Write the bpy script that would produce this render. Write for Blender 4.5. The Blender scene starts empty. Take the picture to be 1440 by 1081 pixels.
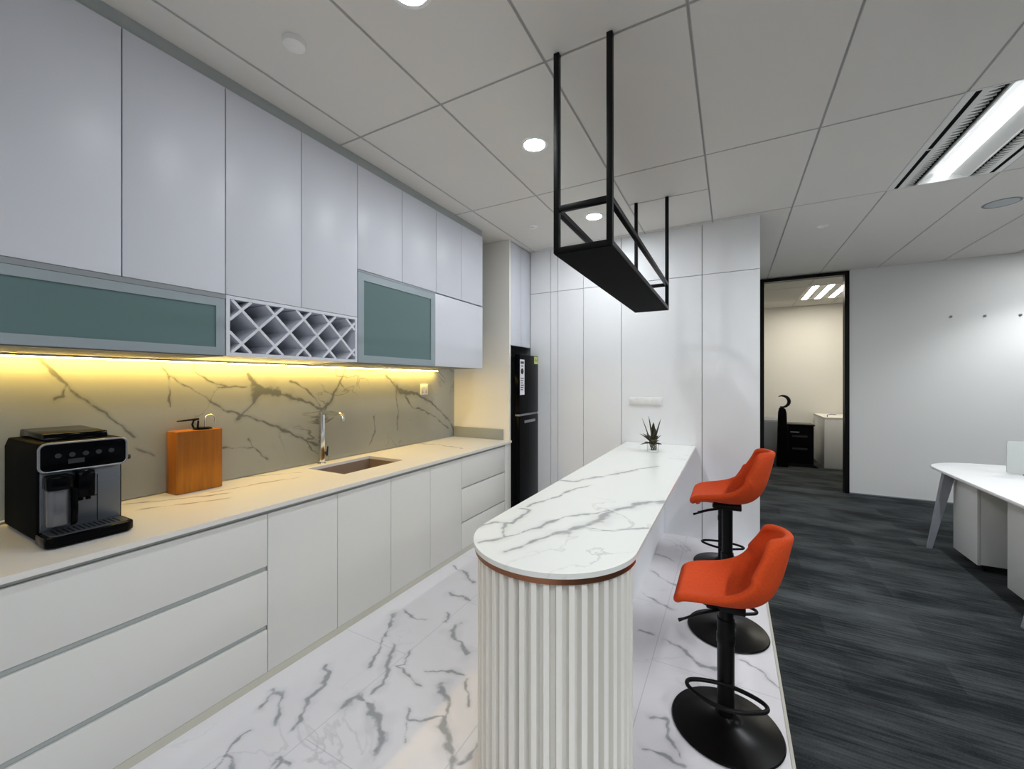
import bpy, bmesh, math, random
import numpy as np
from mathutils import Vector, Matrix, noise as mnoise

random.seed(7)
D = bpy.data
SC = bpy.context.scene
COL = SC.collection

# ------------------------------------------------------------------ camera
FPX = 571.0                                   # focal length in pixels of the 1440 px wide frame
cam = D.cameras.new('camera')
cam.sensor_width = 36.0
cam.lens = 36.0 * FPX / 1440.0
cam.shift_y = -4.0 / 1440.0
cam.clip_start = 0.02
cam_o = D.objects.new('camera', cam)
cam_o.location = (0, 0, 1.5)
cam_o.rotation_euler = (math.radians(90), 0, math.radians(28.34))
COL.objects.link(cam_o)
SC.camera = cam_o

# ------------------------------------------------------------------ world, exposure
SC.view_settings.view_transform = 'Standard'
SC.view_settings.look = 'None'
SC.view_settings.gamma = 1.0
SC.view_settings.use_curve_mapping = False
SC.view_settings.exposure = 0.0
w = D.worlds.new('world')
SC.world = w
w.use_nodes = True
w.node_tree.nodes['Background'].inputs[0].default_value = (0.80, 0.90, 1.0, 1)
w.node_tree.nodes['Background'].inputs[1].default_value = 1.0      # plain background outside the closed room, which has no windows

# light levels (lamps are built with their fixtures below)
LED_STRENGTH = 54.0
DOWNLIGHT_STRENGTH = 268.0
TUBE_STRENGTH = 4.0
FIXTURE_W = 33.0
INNER_TUBE_STRENGTH = 40.0
WALLWASH_W = 95.0
WARM = (1.0, 0.64, 0.14)
COOL = (0.93, 0.97, 1.0)

# ------------------------------------------------------------------ materials
def lin(c):
    c = c / 255.0
    return c / 12.92 if c <= 0.04045 else ((c + 0.055) / 1.055) ** 2.4
def rgb(r, g, b):
    return (lin(r), lin(g), lin(b), 1)
def mat(name, col, rough=0.5, metal=0.0, var=0.0, scale=20.0, bump=0.0, emit=None, estr=0.0, coat=0.0,
        trans=0.0, ior=1.45, spec=0.5, stretch=(1, 1, 1)):
    m = D.materials.new(name)
    m.use_nodes = True
    nt = m.node_tree
    N, L = nt.nodes, nt.links
    p = N['Principled BSDF']
    p.inputs['Base Color'].default_value = col
    p.inputs['Roughness'].default_value = rough
    p.inputs['Metallic'].default_value = metal
    p.inputs['Specular IOR Level'].default_value = spec
    p.inputs['IOR'].default_value = ior
    p.inputs['Coat Weight'].default_value = coat
    p.inputs['Transmission Weight'].default_value = trans
    if emit:
        p.inputs['Emission Color'].default_value = emit
        p.inputs['Emission Strength'].default_value = estr
    if var or bump:
        tc = N.new('ShaderNodeTexCoord')
        mp = N.new('ShaderNodeMapping')
        mp.inputs['Scale'].default_value = stretch
        no = N.new('ShaderNodeTexNoise')
        no.inputs['Scale'].default_value = scale
        no.inputs['Detail'].default_value = 6
        L.new(tc.outputs['Object'], mp.inputs[0])
        L.new(mp.outputs[0], no.inputs['Vector'])
        if var:
            mx = N.new('ShaderNodeMix')
            mx.data_type = 'RGBA'
            mx.inputs[6].default_value = tuple(c * (1 - var) for c in col[:3]) + (1,)
            mx.inputs[7].default_value = tuple(min(1, c * (1 + var)) for c in col[:3]) + (1,)
            L.new(no.outputs['Fac'], mx.inputs[0])
            L.new(mx.outputs[2], p.inputs['Base Color'])
        if bump:
            b = N.new('ShaderNodeBump')
            b.inputs['Strength'].default_value = bump
            b.inputs['Distance'].default_value = 0.004
            L.new(no.outputs['Fac'], b.inputs['Height'])
            L.new(b.outputs[0], p.inputs['Normal'])
    return m

def math_node(nt, op, a, b=None, c=None):
    n = nt.nodes.new('ShaderNodeMath')
    n.operation = op
    for i, v in enumerate((a, b, c)):
        if v is None: continue
        if isinstance(v, (int, float)): n.inputs[i].default_value = v
        else: nt.links.new(v, n.inputs[i])
    return n.outputs[0]

def marble(name, base, vein, rough, fine=0.35, grout=None, cloud=0.06, stretch=(1, 1, 1)):
    """stone: drawn veins come from the mesh attribute 'vd' (distance to a vein / its half width), fine ones from noise"""
    m = D.materials.new(name)
    m.use_nodes = True
    nt = m.node_tree
    N, L = nt.nodes, nt.links
    p = N['Principled BSDF']
    p.inputs['Roughness'].default_value = rough
    tc = N.new('ShaderNodeTexCoord')
    mp = N.new('ShaderNodeMapping'); mp.inputs['Scale'].default_value = stretch
    L.new(tc.outputs['Object'], mp.inputs[0])
    def nz(scale, detail, dist=0.0):
        n = N.new('ShaderNodeTexNoise')
        n.inputs['Scale'].default_value = scale
        n.inputs['Detail'].default_value = detail
        n.inputs['Distortion'].default_value = dist
        L.new(mp.outputs[0], n.inputs['Vector'])
        return n.outputs['Fac']
    at = N.new('ShaderNodeAttribute'); at.attribute_name = 'vd'
    wob = math_node(nt, 'MULTIPLY', math_node(nt, 'SUBTRACT', nz(24, 6), 0.5), 3.2)
    d = math_node(nt, 'ADD', at.outputs['Fac'], wob)
    mr = N.new('ShaderNodeMapRange'); mr.interpolation_type = 'SMOOTHSTEP'
    mr.inputs[1].default_value = 1.7; mr.inputs[2].default_value = 0.1
    L.new(d, mr.inputs[0])
    v1 = math_node(nt, 'MULTIPLY', mr.outputs[0], math_node(nt, 'MULTIPLY_ADD', nz(9, 3), 1.0, 0.35))
    # soft halo beside the veins
    mh = N.new('ShaderNodeMapRange'); mh.interpolation_type = 'SMOOTHSTEP'
    mh.inputs[1].default_value = 5.0; mh.inputs[2].default_value = 0.5
    L.new(at.outputs['Fac'], mh.inputs[0])
    v2 = math_node(nt, 'MULTIPLY', mh.outputs[0], math_node(nt, 'MULTIPLY', nz(6, 5), 0.34))
    # faint hairline veins
    hz = math_node(nt, 'ABSOLUTE', math_node(nt, 'SUBTRACT', nz(2.1, 7, 1.1), 0.5))
    mf = N.new('ShaderNodeMapRange'); mf.interpolation_type = 'SMOOTHSTEP'
    mf.inputs[1].default_value = 0.016; mf.inputs[2].default_value = 0.0
    L.new(hz, mf.inputs[0])
    gate = N.new('ShaderNodeMapRange'); gate.inputs[1].default_value = 0.5; gate.inputs[2].default_value = 0.68
    L.new(nz(1.7, 2), gate.inputs[0])
    v3 = math_node(nt, 'MULTIPLY', math_node(nt, 'MULTIPLY', mf.outputs[0], gate.outputs[0]), fine)
    cl = math_node(nt, 'MULTIPLY', nz(2.6, 6, 0.4), cloud)
    tot = math_node(nt, 'MINIMUM', math_node(nt, 'ADD', math_node(nt, 'ADD', v1, v2), math_node(nt, 'ADD', v3, cl)), 1.0)
    mx = N.new('ShaderNodeMix'); mx.data_type = 'RGBA'
    mx.inputs[6].default_value = base; mx.inputs[7].default_value = vein
    L.new(tot, mx.inputs[0])
    out = mx.outputs[2]
    if grout:
        br = N.new('ShaderNodeTexBrick')
        br.offset = 0.5
        br.inputs['Color1'].default_value = (0, 0, 0, 1); br.inputs['Color2'].default_value = (0, 0, 0, 1)
        br.inputs['Mortar'].default_value = (1, 1, 1, 1)
        br.inputs['Scale'].default_value = 1.0
        br.inputs['Mortar Size'].default_value = 0.0022
        br.inputs['Brick Width'].default_value = 1.2
        br.inputs['Row Height'].default_value = 0.6
        mg = N.new('ShaderNodeMapping')
        mg.inputs['Rotation'].default_value = (0, 0, math.radians(90))
        mg.inputs['Location'].default_value = grout
        L.new(tc.outputs['Object'], mg.inputs[0]); L.new(mg.outputs[0], br.inputs['Vector'])
        m2 = N.new('ShaderNodeMix'); m2.data_type = 'RGBA'
        m2.inputs[7].default_value = rgb(160, 160, 162)
        L.new(math_node(nt, 'MULTIPLY', br.outputs['Color'], 0.4), m2.inputs[0]); L.new(out, m2.inputs[6])
        out = m2.outputs[2]
    L.new(out, p.inputs['Base Color'])
    return m

def carpet_material():
    m = D.materials.new('carpet'); m.use_nodes = True
    nt = m.node_tree; N, L = nt.nodes, nt.links
    p = N['Principled BSDF']; p.inputs['Roughness'].default_value = 0.95; p.inputs['Specular IOR Level'].default_value = 0.1
    tc = N.new('ShaderNodeTexCoord')
    def nz(sx, sy, scale, detail):
        mp = N.new('ShaderNodeMapping'); mp.inputs['Scale'].default_value = (sx, sy, 1)
        mp.inputs['Rotation'].default_value = (0, 0, math.radians(4))
        n = N.new('ShaderNodeTexNoise'); n.inputs['Scale'].default_value = scale; n.inputs['Detail'].default_value = detail
        L.new(tc.outputs['Object'], mp.inputs[0]); L.new(mp.outputs[0], n.inputs['Vector']); return n.outputs['Fac']
    streak = nz(1.6, 26, 2.6, 8); patch = nz(1.4, 3.5, 1.3, 3); pile = nz(1, 1, 260, 2)
    br = N.new('ShaderNodeTexBrick'); br.offset = 0.5
    br.inputs['Color1'].default_value = (0, 0, 0, 1); br.inputs['Color2'].default_value = (1, 1, 1, 1)
    br.inputs['Mortar'].default_value = (0.4, 0.4, 0.4, 1)
    br.inputs['Scale'].default_value = 1; br.inputs['Mortar Size'].default_value = 0.001
    br.inputs['Brick Width'].default_value = 1.0; br.inputs['Row Height'].default_value = 0.25
    L.new(tc.outputs['Object'], br.inputs['Vector'])
    a = math_node(nt, 'MULTIPLY_ADD', streak, 1.0, -0.27)
    b = math_node(nt, 'MULTIPLY_ADD', patch, 1.2, -0.60)
    c = math_node(nt, 'MULTIPLY_ADD', br.outputs['Color'], 0.22, -0.11)
    d = math_node(nt, 'MULTIPLY_ADD', pile, 0.5, -0.25)
    s = math_node(nt, 'ADD', math_node(nt, 'ADD', a, b), math_node(nt, 'ADD', c, d))
    mx = N.new('ShaderNodeMix'); mx.data_type = 'RGBA'; mx.clamp_factor = True
    mx.inputs[6].default_value = rgb(36, 39, 41); mx.inputs[7].default_value = rgb(98, 103, 104)
    L.new(s, mx.inputs[0]); L.new(mx.outputs[2], p.inputs['Base Color'])
    bp = N.new('ShaderNodeBump'); bp.inputs['Strength'].default_value = 0.5; bp.inputs['Distance'].default_value = 0.004
    L.new(math_node(nt, 'ADD', pile, streak), bp.inputs['Height']); L.new(bp.outputs[0], p.inputs['Normal'])
    return m

M = {}
M['cab'] = mat('white_laminate', rgb(217, 220, 229), 0.38, var=0.012, scale=3)
M['cab_base'] = mat('white_laminate_base', rgb(216, 216, 213), 0.45, var=0.012, scale=3)
M['carcass'] = mat('grey_carcass', rgb(112, 117, 124), 0.6)
M['profile'] = mat('grey_metal_profile', rgb(150, 155, 160), 0.4, metal=0.5)
M['filler'] = mat('grey_filler', rgb(172, 178, 178), 0.6)
M['wall'] = mat('white_paint', rgb(228, 228, 226), 0.85, var=0.01, scale=2)
M['wall_warm'] = mat('cream_paint', rgb(244, 242, 236), 0.85, var=0.01, scale=2)
M['panel'] = mat('white_wall_panel', rgb(242, 244, 247), 0.42, var=0.01, scale=2)
M['groove'] = mat('panel_groove', rgb(128, 132, 136), 0.7)
M['tile'] = mat('ceiling_tile', rgb(224, 222, 217), 0.95, var=0.015, scale=3)
M['tgrid'] = mat('ceiling_grid', rgb(190, 188, 186), 0.8)
M['black'] = mat('black_powder_coat', rgb(10, 10, 11), 0.42, spec=0.2)
M['black_gloss'] = mat('black_gloss', rgb(5, 6, 8), 0.14, spec=0.07)
M['black_matte'] = mat('black_matte', rgb(9, 10, 11), 0.75, spec=0.06)
M['dark_grey'] = mat('dark_grey_plastic', rgb(40, 42, 45), 0.4)
M['chrome'] = mat('chrome', rgb(225, 225, 225), 0.12, metal=1)
M['steel'] = mat('brushed_steel', rgb(150, 153, 158), 0.32, metal=0.9, var=0.06, scale=6, stretch=(1, 1, 40))
M['machine_panel'] = mat('dark_steel_panel', rgb(108, 113, 120), 0.36, metal=0.85, var=0.05, scale=6, stretch=(1, 1, 40))
M['sinksteel'] = mat('sink_steel', rgb(150, 132, 116), 0.45, metal=0.35)
M['copper'] = mat('copper_trim', rgb(150, 102, 76), 0.32, metal=0.85)
M['flute'] = mat('fluted_white_panel', rgb(243, 241, 235), 0.5)
M['frost'] = mat('frosted_glass', rgb(94, 119, 120), 0.32, spec=0.6, var=0.03, scale=2)
M['alu'] = mat('aluminium_frame', rgb(158, 170, 176), 0.4, metal=0.4)
M['orange'] = mat('orange_fabric', rgb(216, 74, 18), 0.85, var=0.16, scale=90, bump=0.25, stretch=(1, 1, 1))
M['wood'] = mat('oiled_wood', rgb(164, 98, 8), 0.5, var=0.4, scale=7, stretch=(6, 9, 0.5))
M['white_gloss'] = mat('white_gloss', rgb(240, 240, 240), 0.3)
M['white_plastic'] = mat('white_plastic', rgb(238, 238, 236), 0.4)
M['plinth'] = mat('plinth', rgb(196, 194, 182), 0.5)
M['desk_white'] = mat('white_desk_top', rgb(242, 242, 242), 0.35)
M['desk_grey'] = mat('grey_desk_metal', rgb(150, 153, 160), 0.5)
M['ped'] = mat('pale_grey_pedestal', rgb(220, 221, 219), 0.5)
M['frost_white'] = mat('frosted_white_acrylic', rgb(205, 210, 208), 0.4, trans=0.15)
M['leaf'] = mat('dark_leaf', rgb(58, 58, 38), 0.5, var=0.35, scale=30)
M['leaf_pale'] = mat('dry_leaf', rgb(98, 84, 62), 0.6, var=0.3, scale=30)
M['glass'] = mat('clear_glass', (0.95, 0.97, 0.96, 1), 0.03, trans=1.0)
M['label_white'] = mat('white_label', rgb(225, 222, 228), 0.5)
M['label_green'] = mat('green_yellow_label', rgb(190, 200, 120), 0.5)
M['label_yellow'] = mat('yellow_label', rgb(222, 212, 130), 0.5)
M['lamp_dim'] = mat('lamp_diffuser_dimmed', (1, 1, 1, 1), 0.4, emit=COOL + (1,), estr=DOWNLIGHT_STRENGTH * .6)
M['lamp'] = mat('lamp_diffuser', (1, 1, 1, 1), 0.4, emit=COOL + (1,), estr=DOWNLIGHT_STRENGTH)
M['tube'] = mat('tube_diffuser', (1, 1, 1, 1), 0.4, emit=COOL + (1,), estr=TUBE_STRENGTH)
M['tube_warm'] = mat('warm_tube', (1, 1, 1, 1), 0.4, emit=(1.0, 0.93, 0.78, 1), estr=INNER_TUBE_STRENGTH)
M['led'] = mat('warm_led', (1, 1, 1, 1), 0.4, emit=WARM + (1,), estr=LED_STRENGTH)
M['reflector'] = mat('white_reflector', rgb(225, 226, 224), 0.35, metal=0.2)
M['splash_stone'] = marble('backsplash_marble', rgb(168, 173, 170), rgb(104, 109, 106), 0.35, fine=0.8, cloud=0.34)
M['counter_stone'] = marble('counter_marble', rgb(226, 224, 220), rgb(120, 112, 106), 0.35, fine=0.5, cloud=0.12, stretch=(1, .4, 1))
M['island_stone'] = marble('island_marble', rgb(238, 240, 236), rgb(158, 160, 160), 0.28, fine=0.4, cloud=0.04)
M['floor_stone'] = marble('floor_marble', rgb(232, 230, 234), rgb(158, 160, 164), 0.3, fine=0.35, cloud=0.12, grout=(.49, .375, 0))
M['carpet'] = carpet_material()

# ------------------------------------------------------------------ mesh helpers
class MB:
    """collects shapes (world or local coordinates) and links them as ONE mesh object"""
    def __init__(s): s.bm = bmesh.new(); s.mi = 0
    def _merge(s, t, mi=None):
        me = D.meshes.new('tmp'); t.to_mesh(me); t.free()
        n0 = len(s.bm.faces)
        s.bm.from_mesh(me); D.meshes.remove(me)
        s.bm.faces.ensure_lookup_table()
        for f in s.bm.faces[n0:]: f.material_index = s.mi if mi is None else mi
    def box(s, x0, x1, y0, y1, z0, z1, bev=0.0, seg=2, mi=None, rot=None):
        t = bmesh.new()
        bmesh.ops.create_cube(t, size=1)
        for v in t.verts:
            v.co = Vector(((x0 + x1) / 2 + v.co.x * (x1 - x0), (y0 + y1) / 2 + v.co.y * (y1 - y0), (z0 + z1) / 2 + v.co.z * (z1 - z0)))
        if bev: bmesh.ops.bevel(t, geom=t.edges[:], offset=bev, segments=seg, affect='EDGES', profile=0.5)
        if rot:
            c, Rm = rot; bmesh.ops.rotate(t, cent=c, matrix=Rm, verts=t.verts[:])
        s._merge(t, mi); return s
    def prism(s, pts, axis, a, b, bev=0.0, mi=None, seg=2):
        """outline pts (2-D) extruded along axis 'x','y','z' from a to b"""
        def P(p, h):
            if axis == 'z': return (p[0], p[1], h)
            if axis == 'y': return (p[0], h, p[1])
            return (h, p[0], p[1])
        t = bmesh.new()
        va = [t.verts.new(P(p, a)) for p in pts]; vb = [t.verts.new(P(p, b)) for p in pts]
        t.faces.new(va); t.faces.new(vb[::-1])
        n = len(pts)
        for i in range(n): t.faces.new((va[i], vb[i], vb[(i + 1) % n], va[(i + 1) % n]))
        bmesh.ops.recalc_face_normals(t, faces=t.faces[:])
        if bev:
            ed = [e for e in t.edges if len(e.link_faces) == 2 and e.calc_face_angle(0) > 0.5]
            bmesh.ops.bevel(t, geom=ed, offset=bev, segments=seg, affect='EDGES', profile=0.5)
        s._merge(t, mi); return s
    def lathe(s, prof, c=(0, 0, 0), n=48, mi=None, axis='z', cap=True):
        t = bmesh.new(); rings = []
        if not cap: prof = prof + prof[:1]
        for r, z in prof:
            if r < 1e-6: rings.append([t.verts.new((0, 0, z))])
            else: rings.append([t.verts.new((r * math.cos(2 * math.pi * i / n), r * math.sin(2 * math.pi * i / n), z)) for i in range(n)])
        for A, B in zip(rings, rings[1:]):
            for i in range(n):
                j = (i + 1) % n
                if len(A) == 1 and len(B) == 1: continue
                if len(A) == 1: t.faces.new((A[0], B[i], B[j]))
                elif len(B) == 1: t.faces.new((A[i], A[j], B[0]))
                else: t.faces.new((A[i], A[j], B[j], B[i]))
        for ring, flip in ((rings[0], True), (rings[-1], False)):
            if len(ring) > 1 and cap: t.faces.new(ring[::-1] if flip else ring)
        bmesh.ops.recalc_face_normals(t, faces=t.faces[:])
        for v in t.verts:
            x, y, z = v.co
            if axis == 'x': v.co = (z, x, y)
            elif axis == 'y': v.co = (x, z, y)
            v.co += Vector(c)
        bmesh.ops.recalc_face_normals(t, faces=t.faces[:])
        s._merge(t, mi); return s
    def tube(s, pts, r, n=12, closed=False, mi=None):
        pts = [Vector(p) for p in pts]
        rr = r if isinstance(r, (list, tuple)) else [r] * len(pts)
        t = bmesh.new(); rings = []; k = len(pts)
        up = None
        for i, p in enumerate(pts):
            a = pts[(i - 1) % k] if closed or i > 0 else p
            b = pts[(i + 1) % k] if closed or i < k - 1 else p
            d = (b - a).normalized()
            if up is None:
                up = Vector((0, 0, 1)) if abs(d.z) < 0.9 else Vector((1, 0, 0))
            u = (up - d * up.dot(d)).normalized(); up = u
            v = d.cross(u)
            rings.append([t.verts.new(p + (u * math.cos(2 * math.pi * j / n) + v * math.sin(2 * math.pi * j / n)) * rr[i]) for j in range(n)])
        m = k if closed else k - 1
        for i in range(m):
            A, B = rings[i], rings[(i + 1) % k]
            off = 0
            if closed and i == k - 1:
                off = min(range(n), key=lambda o: (A[0].co - B[o].co).length)
            for j in range(n): t.faces.new((A[j], A[(j + 1) % n], B[(j + 1 + off) % n], B[(j + off) % n]))
        if not closed:
            t.faces.new(rings[0][::-1]); t.faces.new(rings[-1])
        bmesh.ops.recalc_face_normals(t, faces=t.faces[:])
        s._merge(t, mi); return s
    def grid(s, P, mi=None, closed_u=False):
        """P[i][j] points -> quads"""
        t = bmesh.new()
        V = [[t.verts.new(p) for p in row] for row in P]
        for i in range(len(V) - 1):
            for j in range(len(V[0]) - 1):
                t.faces.new((V[i][j], V[i + 1][j], V[i + 1][j + 1], V[i][j + 1]))
        s._merge(t, mi); return s
    def build(s, name, mats, parent=None, smooth=True, kind=None, angle=35, mods=None, vein=None):
        if not isinstance(mats, (list, tuple)): mats = [mats]
        me = D.meshes.new(name)
        L = ROOT.get(parent.name, Vector((0, 0, 0))) if parent else Vector((0, 0, 0))
        if vein is not None: vd = vein(np.array([v.co[:] for v in s.bm.verts]))
        for v in s.bm.verts: v.co -= L
        s.bm.to_mesh(me); s.bm.free()
        for m in mats: me.materials.append(m)
        if vein is not None:
            a = me.attributes.new('vd', 'FLOAT', 'POINT'); a.data.foreach_set('value', vd.astype(np.float32))
        if smooth: me.set_sharp_from_angle(angle=math.radians(angle)) if hasattr(me, 'set_sharp_from_angle') else None
        if smooth: me.polygons.foreach_set('use_smooth', [True] * len(me.polygons))
        o = D.objects.new(name, me); COL.objects.link(o)
        if parent: o.parent = parent; ROOT[o.name] = L
        if kind: o['kind'] = kind
        for mod in mods or []: mod(o)
        return o

ROOT = {}      # name of a thing's root -> the place its parts' coordinates are taken from
def tag(o, label, cat, group=None):
    o['label'] = label; o['category'] = cat
    if group: o['group'] = group
    return o
def thing(name, label, cat, loc, group=None, rz=0.0):
    o = D.objects.new(name, None); COL.objects.link(o)
    o.empty_display_size = 0.05
    o.location = loc; o.rotation_euler = (0, 0, rz)
    ROOT[o.name] = Vector(loc)
    return tag(o, label, cat, group)
def local(o): ROOT[o.name] = Vector((0, 0, 0)); return o     # parts of this thing are given in its own coordinates
def copy_tree(o, loc=None, label=None, parent=None):
    c = o.copy(); COL.objects.link(c)
    if parent is not None: c.parent = parent
    if loc is not None: c.location = loc
    if label: c['label'] = label
    for ch in list(o.children): copy_tree(ch, parent=c)
    return c
def struct(name, mb, m, **k): return mb.build(name, m, kind='structure', **k)
def box(name, m, parent, *a, bev=0.0, **k): return MB().box(*a, bev=bev).build(name, m, parent, **k)

def vein_field(lines, ax, wob=1.0):
    """distance to the nearest drawn vein, in units of that vein's half width"""
    segs = []
    for wd, pts in lines:
        for a, b in zip(pts, pts[1:]): segs.append((a[0], a[1], b[0], b[1], wd / 2))
    def f(co):
        P = co[:, ax].copy()
        x, y = P[:, 0].copy(), P[:, 1].copy()
        # natural wander of the veins and of their width
        P[:, 0] += wob * (.016 * np.sin(9.1 * y + 2.3 * x + 1) + .009 * np.sin(23 * y - 17 * x) + .006 * np.sin(51 * x + 37 * y + 2) + .003 * np.sin(97 * y - 83 * x))
        P[:, 1] += wob * (.016 * np.sin(8.3 * x - 3.1 * y) + .009 * np.sin(27 * x + 15 * y + 1) + .006 * np.sin(43 * y - 49 * x) + .003 * np.sin(101 * x + 71 * y))
        wf = .95 + .35 * np.sin(11 * x + 7 * y) * np.sin(13 * y - 5 * x + 1) + .35 * np.sin(31 * x - 19 * y + 2) * np.sin(29 * y + 17 * x)
        best = np.full(len(P), 60.0)
        for x0, y0, x1, y1, hw in segs:
            d = np.array((x1 - x0, y1 - y0)); l2 = max(1e-9, d @ d)
            t = np.clip(((P - (x0, y0)) @ d) / l2, 0, 1)
            q = np.hypot(P[:, 0] - x0 - t * d[0], P[:, 1] - y0 - t * d[1])
            best = np.minimum(best, q / hw)
        return best / np.maximum(.3, wf)
    return f

# veins of the stone surfaces, as (width, points) on each surface
ISLAND_VEINS = [
  (0.0304, [(-0.29, 2.23), (-0.4, 2.14), (-0.46, 2.04), (-0.51, 1.95), (-0.52, 1.89), (-0.53, 1.78), (-0.55, 1.69), (-0.57, 1.65), (-0.61, 1.56)]),
  (0.0133, [(-0.61, 1.56), (-0.66, 1.46), (-0.7, 1.38), (-0.74, 1.3)]),
  (0.0171, [(-0.53, 1.95), (-0.57, 1.88), (-0.66, 1.77), (-0.69, 1.69), (-0.71, 1.61), (-0.75, 1.51), (-0.79, 1.42), (-0.86, 1.32)]),
  (0.0114, [(-0.96, 1.45), (-0.92, 1.53), (-0.84, 1.58), (-0.83, 1.67), (-0.86, 1.76), (-0.9, 1.77)]),
  (0.0152, [(-0.79, 1.42), (-0.85, 1.5), (-0.86, 1.56)]),
  (0.0228, [(-0.48, 3.12), (-0.6, 2.87), (-0.69, 2.73), (-0.78, 2.56), (-0.84, 2.4), (-0.93, 2.38)]),
  (0.0114, [(-0.73, 2.36), (-0.8, 2.19), (-0.86, 1.96), (-0.89, 1.8)]),
  (0.01, [(-0.52, 1.67), (-0.42, 1.68), (-0.31, 1.78)]),
]
SPLASH_VEINS = [
  (0.0112, [(0.59, 1.62), (0.64, 1.54), (0.69, 1.48), (0.72, 1.45), (0.79, 1.38), (0.85, 1.32), (0.91, 1.26), (0.95, 1.2)]),
  (0.008, [(0.95, 1.14), (1.04, 1.09)]),
  (0.008, [(1.05, 1.58), (1.08, 1.53), (1.1, 1.35)]),
  (0.0084, [(1.2, 1.61), (1.22, 1.55), (1.31, 1.49), (1.4, 1.47)]),
  (0.008, [(1.09, 1.52), (1.2, 1.44), (1.4, 1.32)]),
  (0.008, [(0.68, 1.48), (0.69, 1.44), (0.66, 1.43)]),
  (0.0168, [(1.51, 1.56), (1.55, 1.5)]),
  (0.0364, [(1.55, 1.5), (1.59, 1.46)]),
  (0.0588, [(1.57, 1.46), (1.63, 1.43)]),
  (0.042, [(1.63, 1.43), (1.71, 1.41)]),
  (0.028, [(1.71, 1.41), (1.8, 1.39)]),
  (0.0182, [(1.8, 1.39), (1.86, 1.36), (2.03, 1.3), (2.05, 1.29)]),
  (0.0392, [(1.57, 1.45), (1.54, 1.38)]),
  (0.0224, [(1.54, 1.38), (1.5, 1.32)]),
  (0.0154, [(1.5, 1.32), (1.45, 1.28)]),
  (0.0112, [(2.05, 1.29), (2.14, 1.35), (2.23, 1.5), (2.29, 1.62)]),
  (0.008, [(2.04, 1.32), (1.92, 1.44), (1.8, 1.5)]),
  (0.0168, [(2.73, 1.55), (2.82, 1.47)]),
  (0.042, [(2.82, 1.47), (2.94, 1.41)]),
  (0.028, [(2.94, 1.41), (3.15, 1.38)]),
  (0.014, [(3.15, 1.38), (3.4, 1.25), (3.65, 1.1), (3.75, 0.95)]),
  (0.0112, [(2.97, 1.38), (3.08, 1.25), (3.37, 1.15), (3.65, 0.99)]),
  (0.0084, [(2.86, 1.44), (2.87, 1.24), (2.86, 1.05)]),
  (0.0112, [(1.32, 1.37), (1.45, 1.3), (1.57, 1.25), (1.71, 1.18), (1.86, 1.09), (2.03, 1.03)]),
  (0.0098, [(2.58, 1.19), (2.58, 1.04), (2.53, 0.95)]),
  (0.008, [(1.53, 1.13), (1.55, 1.08), (1.66, 0.96)]),
  (0.008, [(1.32, 1.1), (1.55, 1.07)]),
  (0.008, [(1.32, 1.47), (1.44, 1.47), (1.51, 1.48)]),
  (0.008, [(2.23, 1.51), (2.31, 1.43)]),
  (0.008, [(2.29, 1.62), (2.58, 1.59)]),
]
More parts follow.
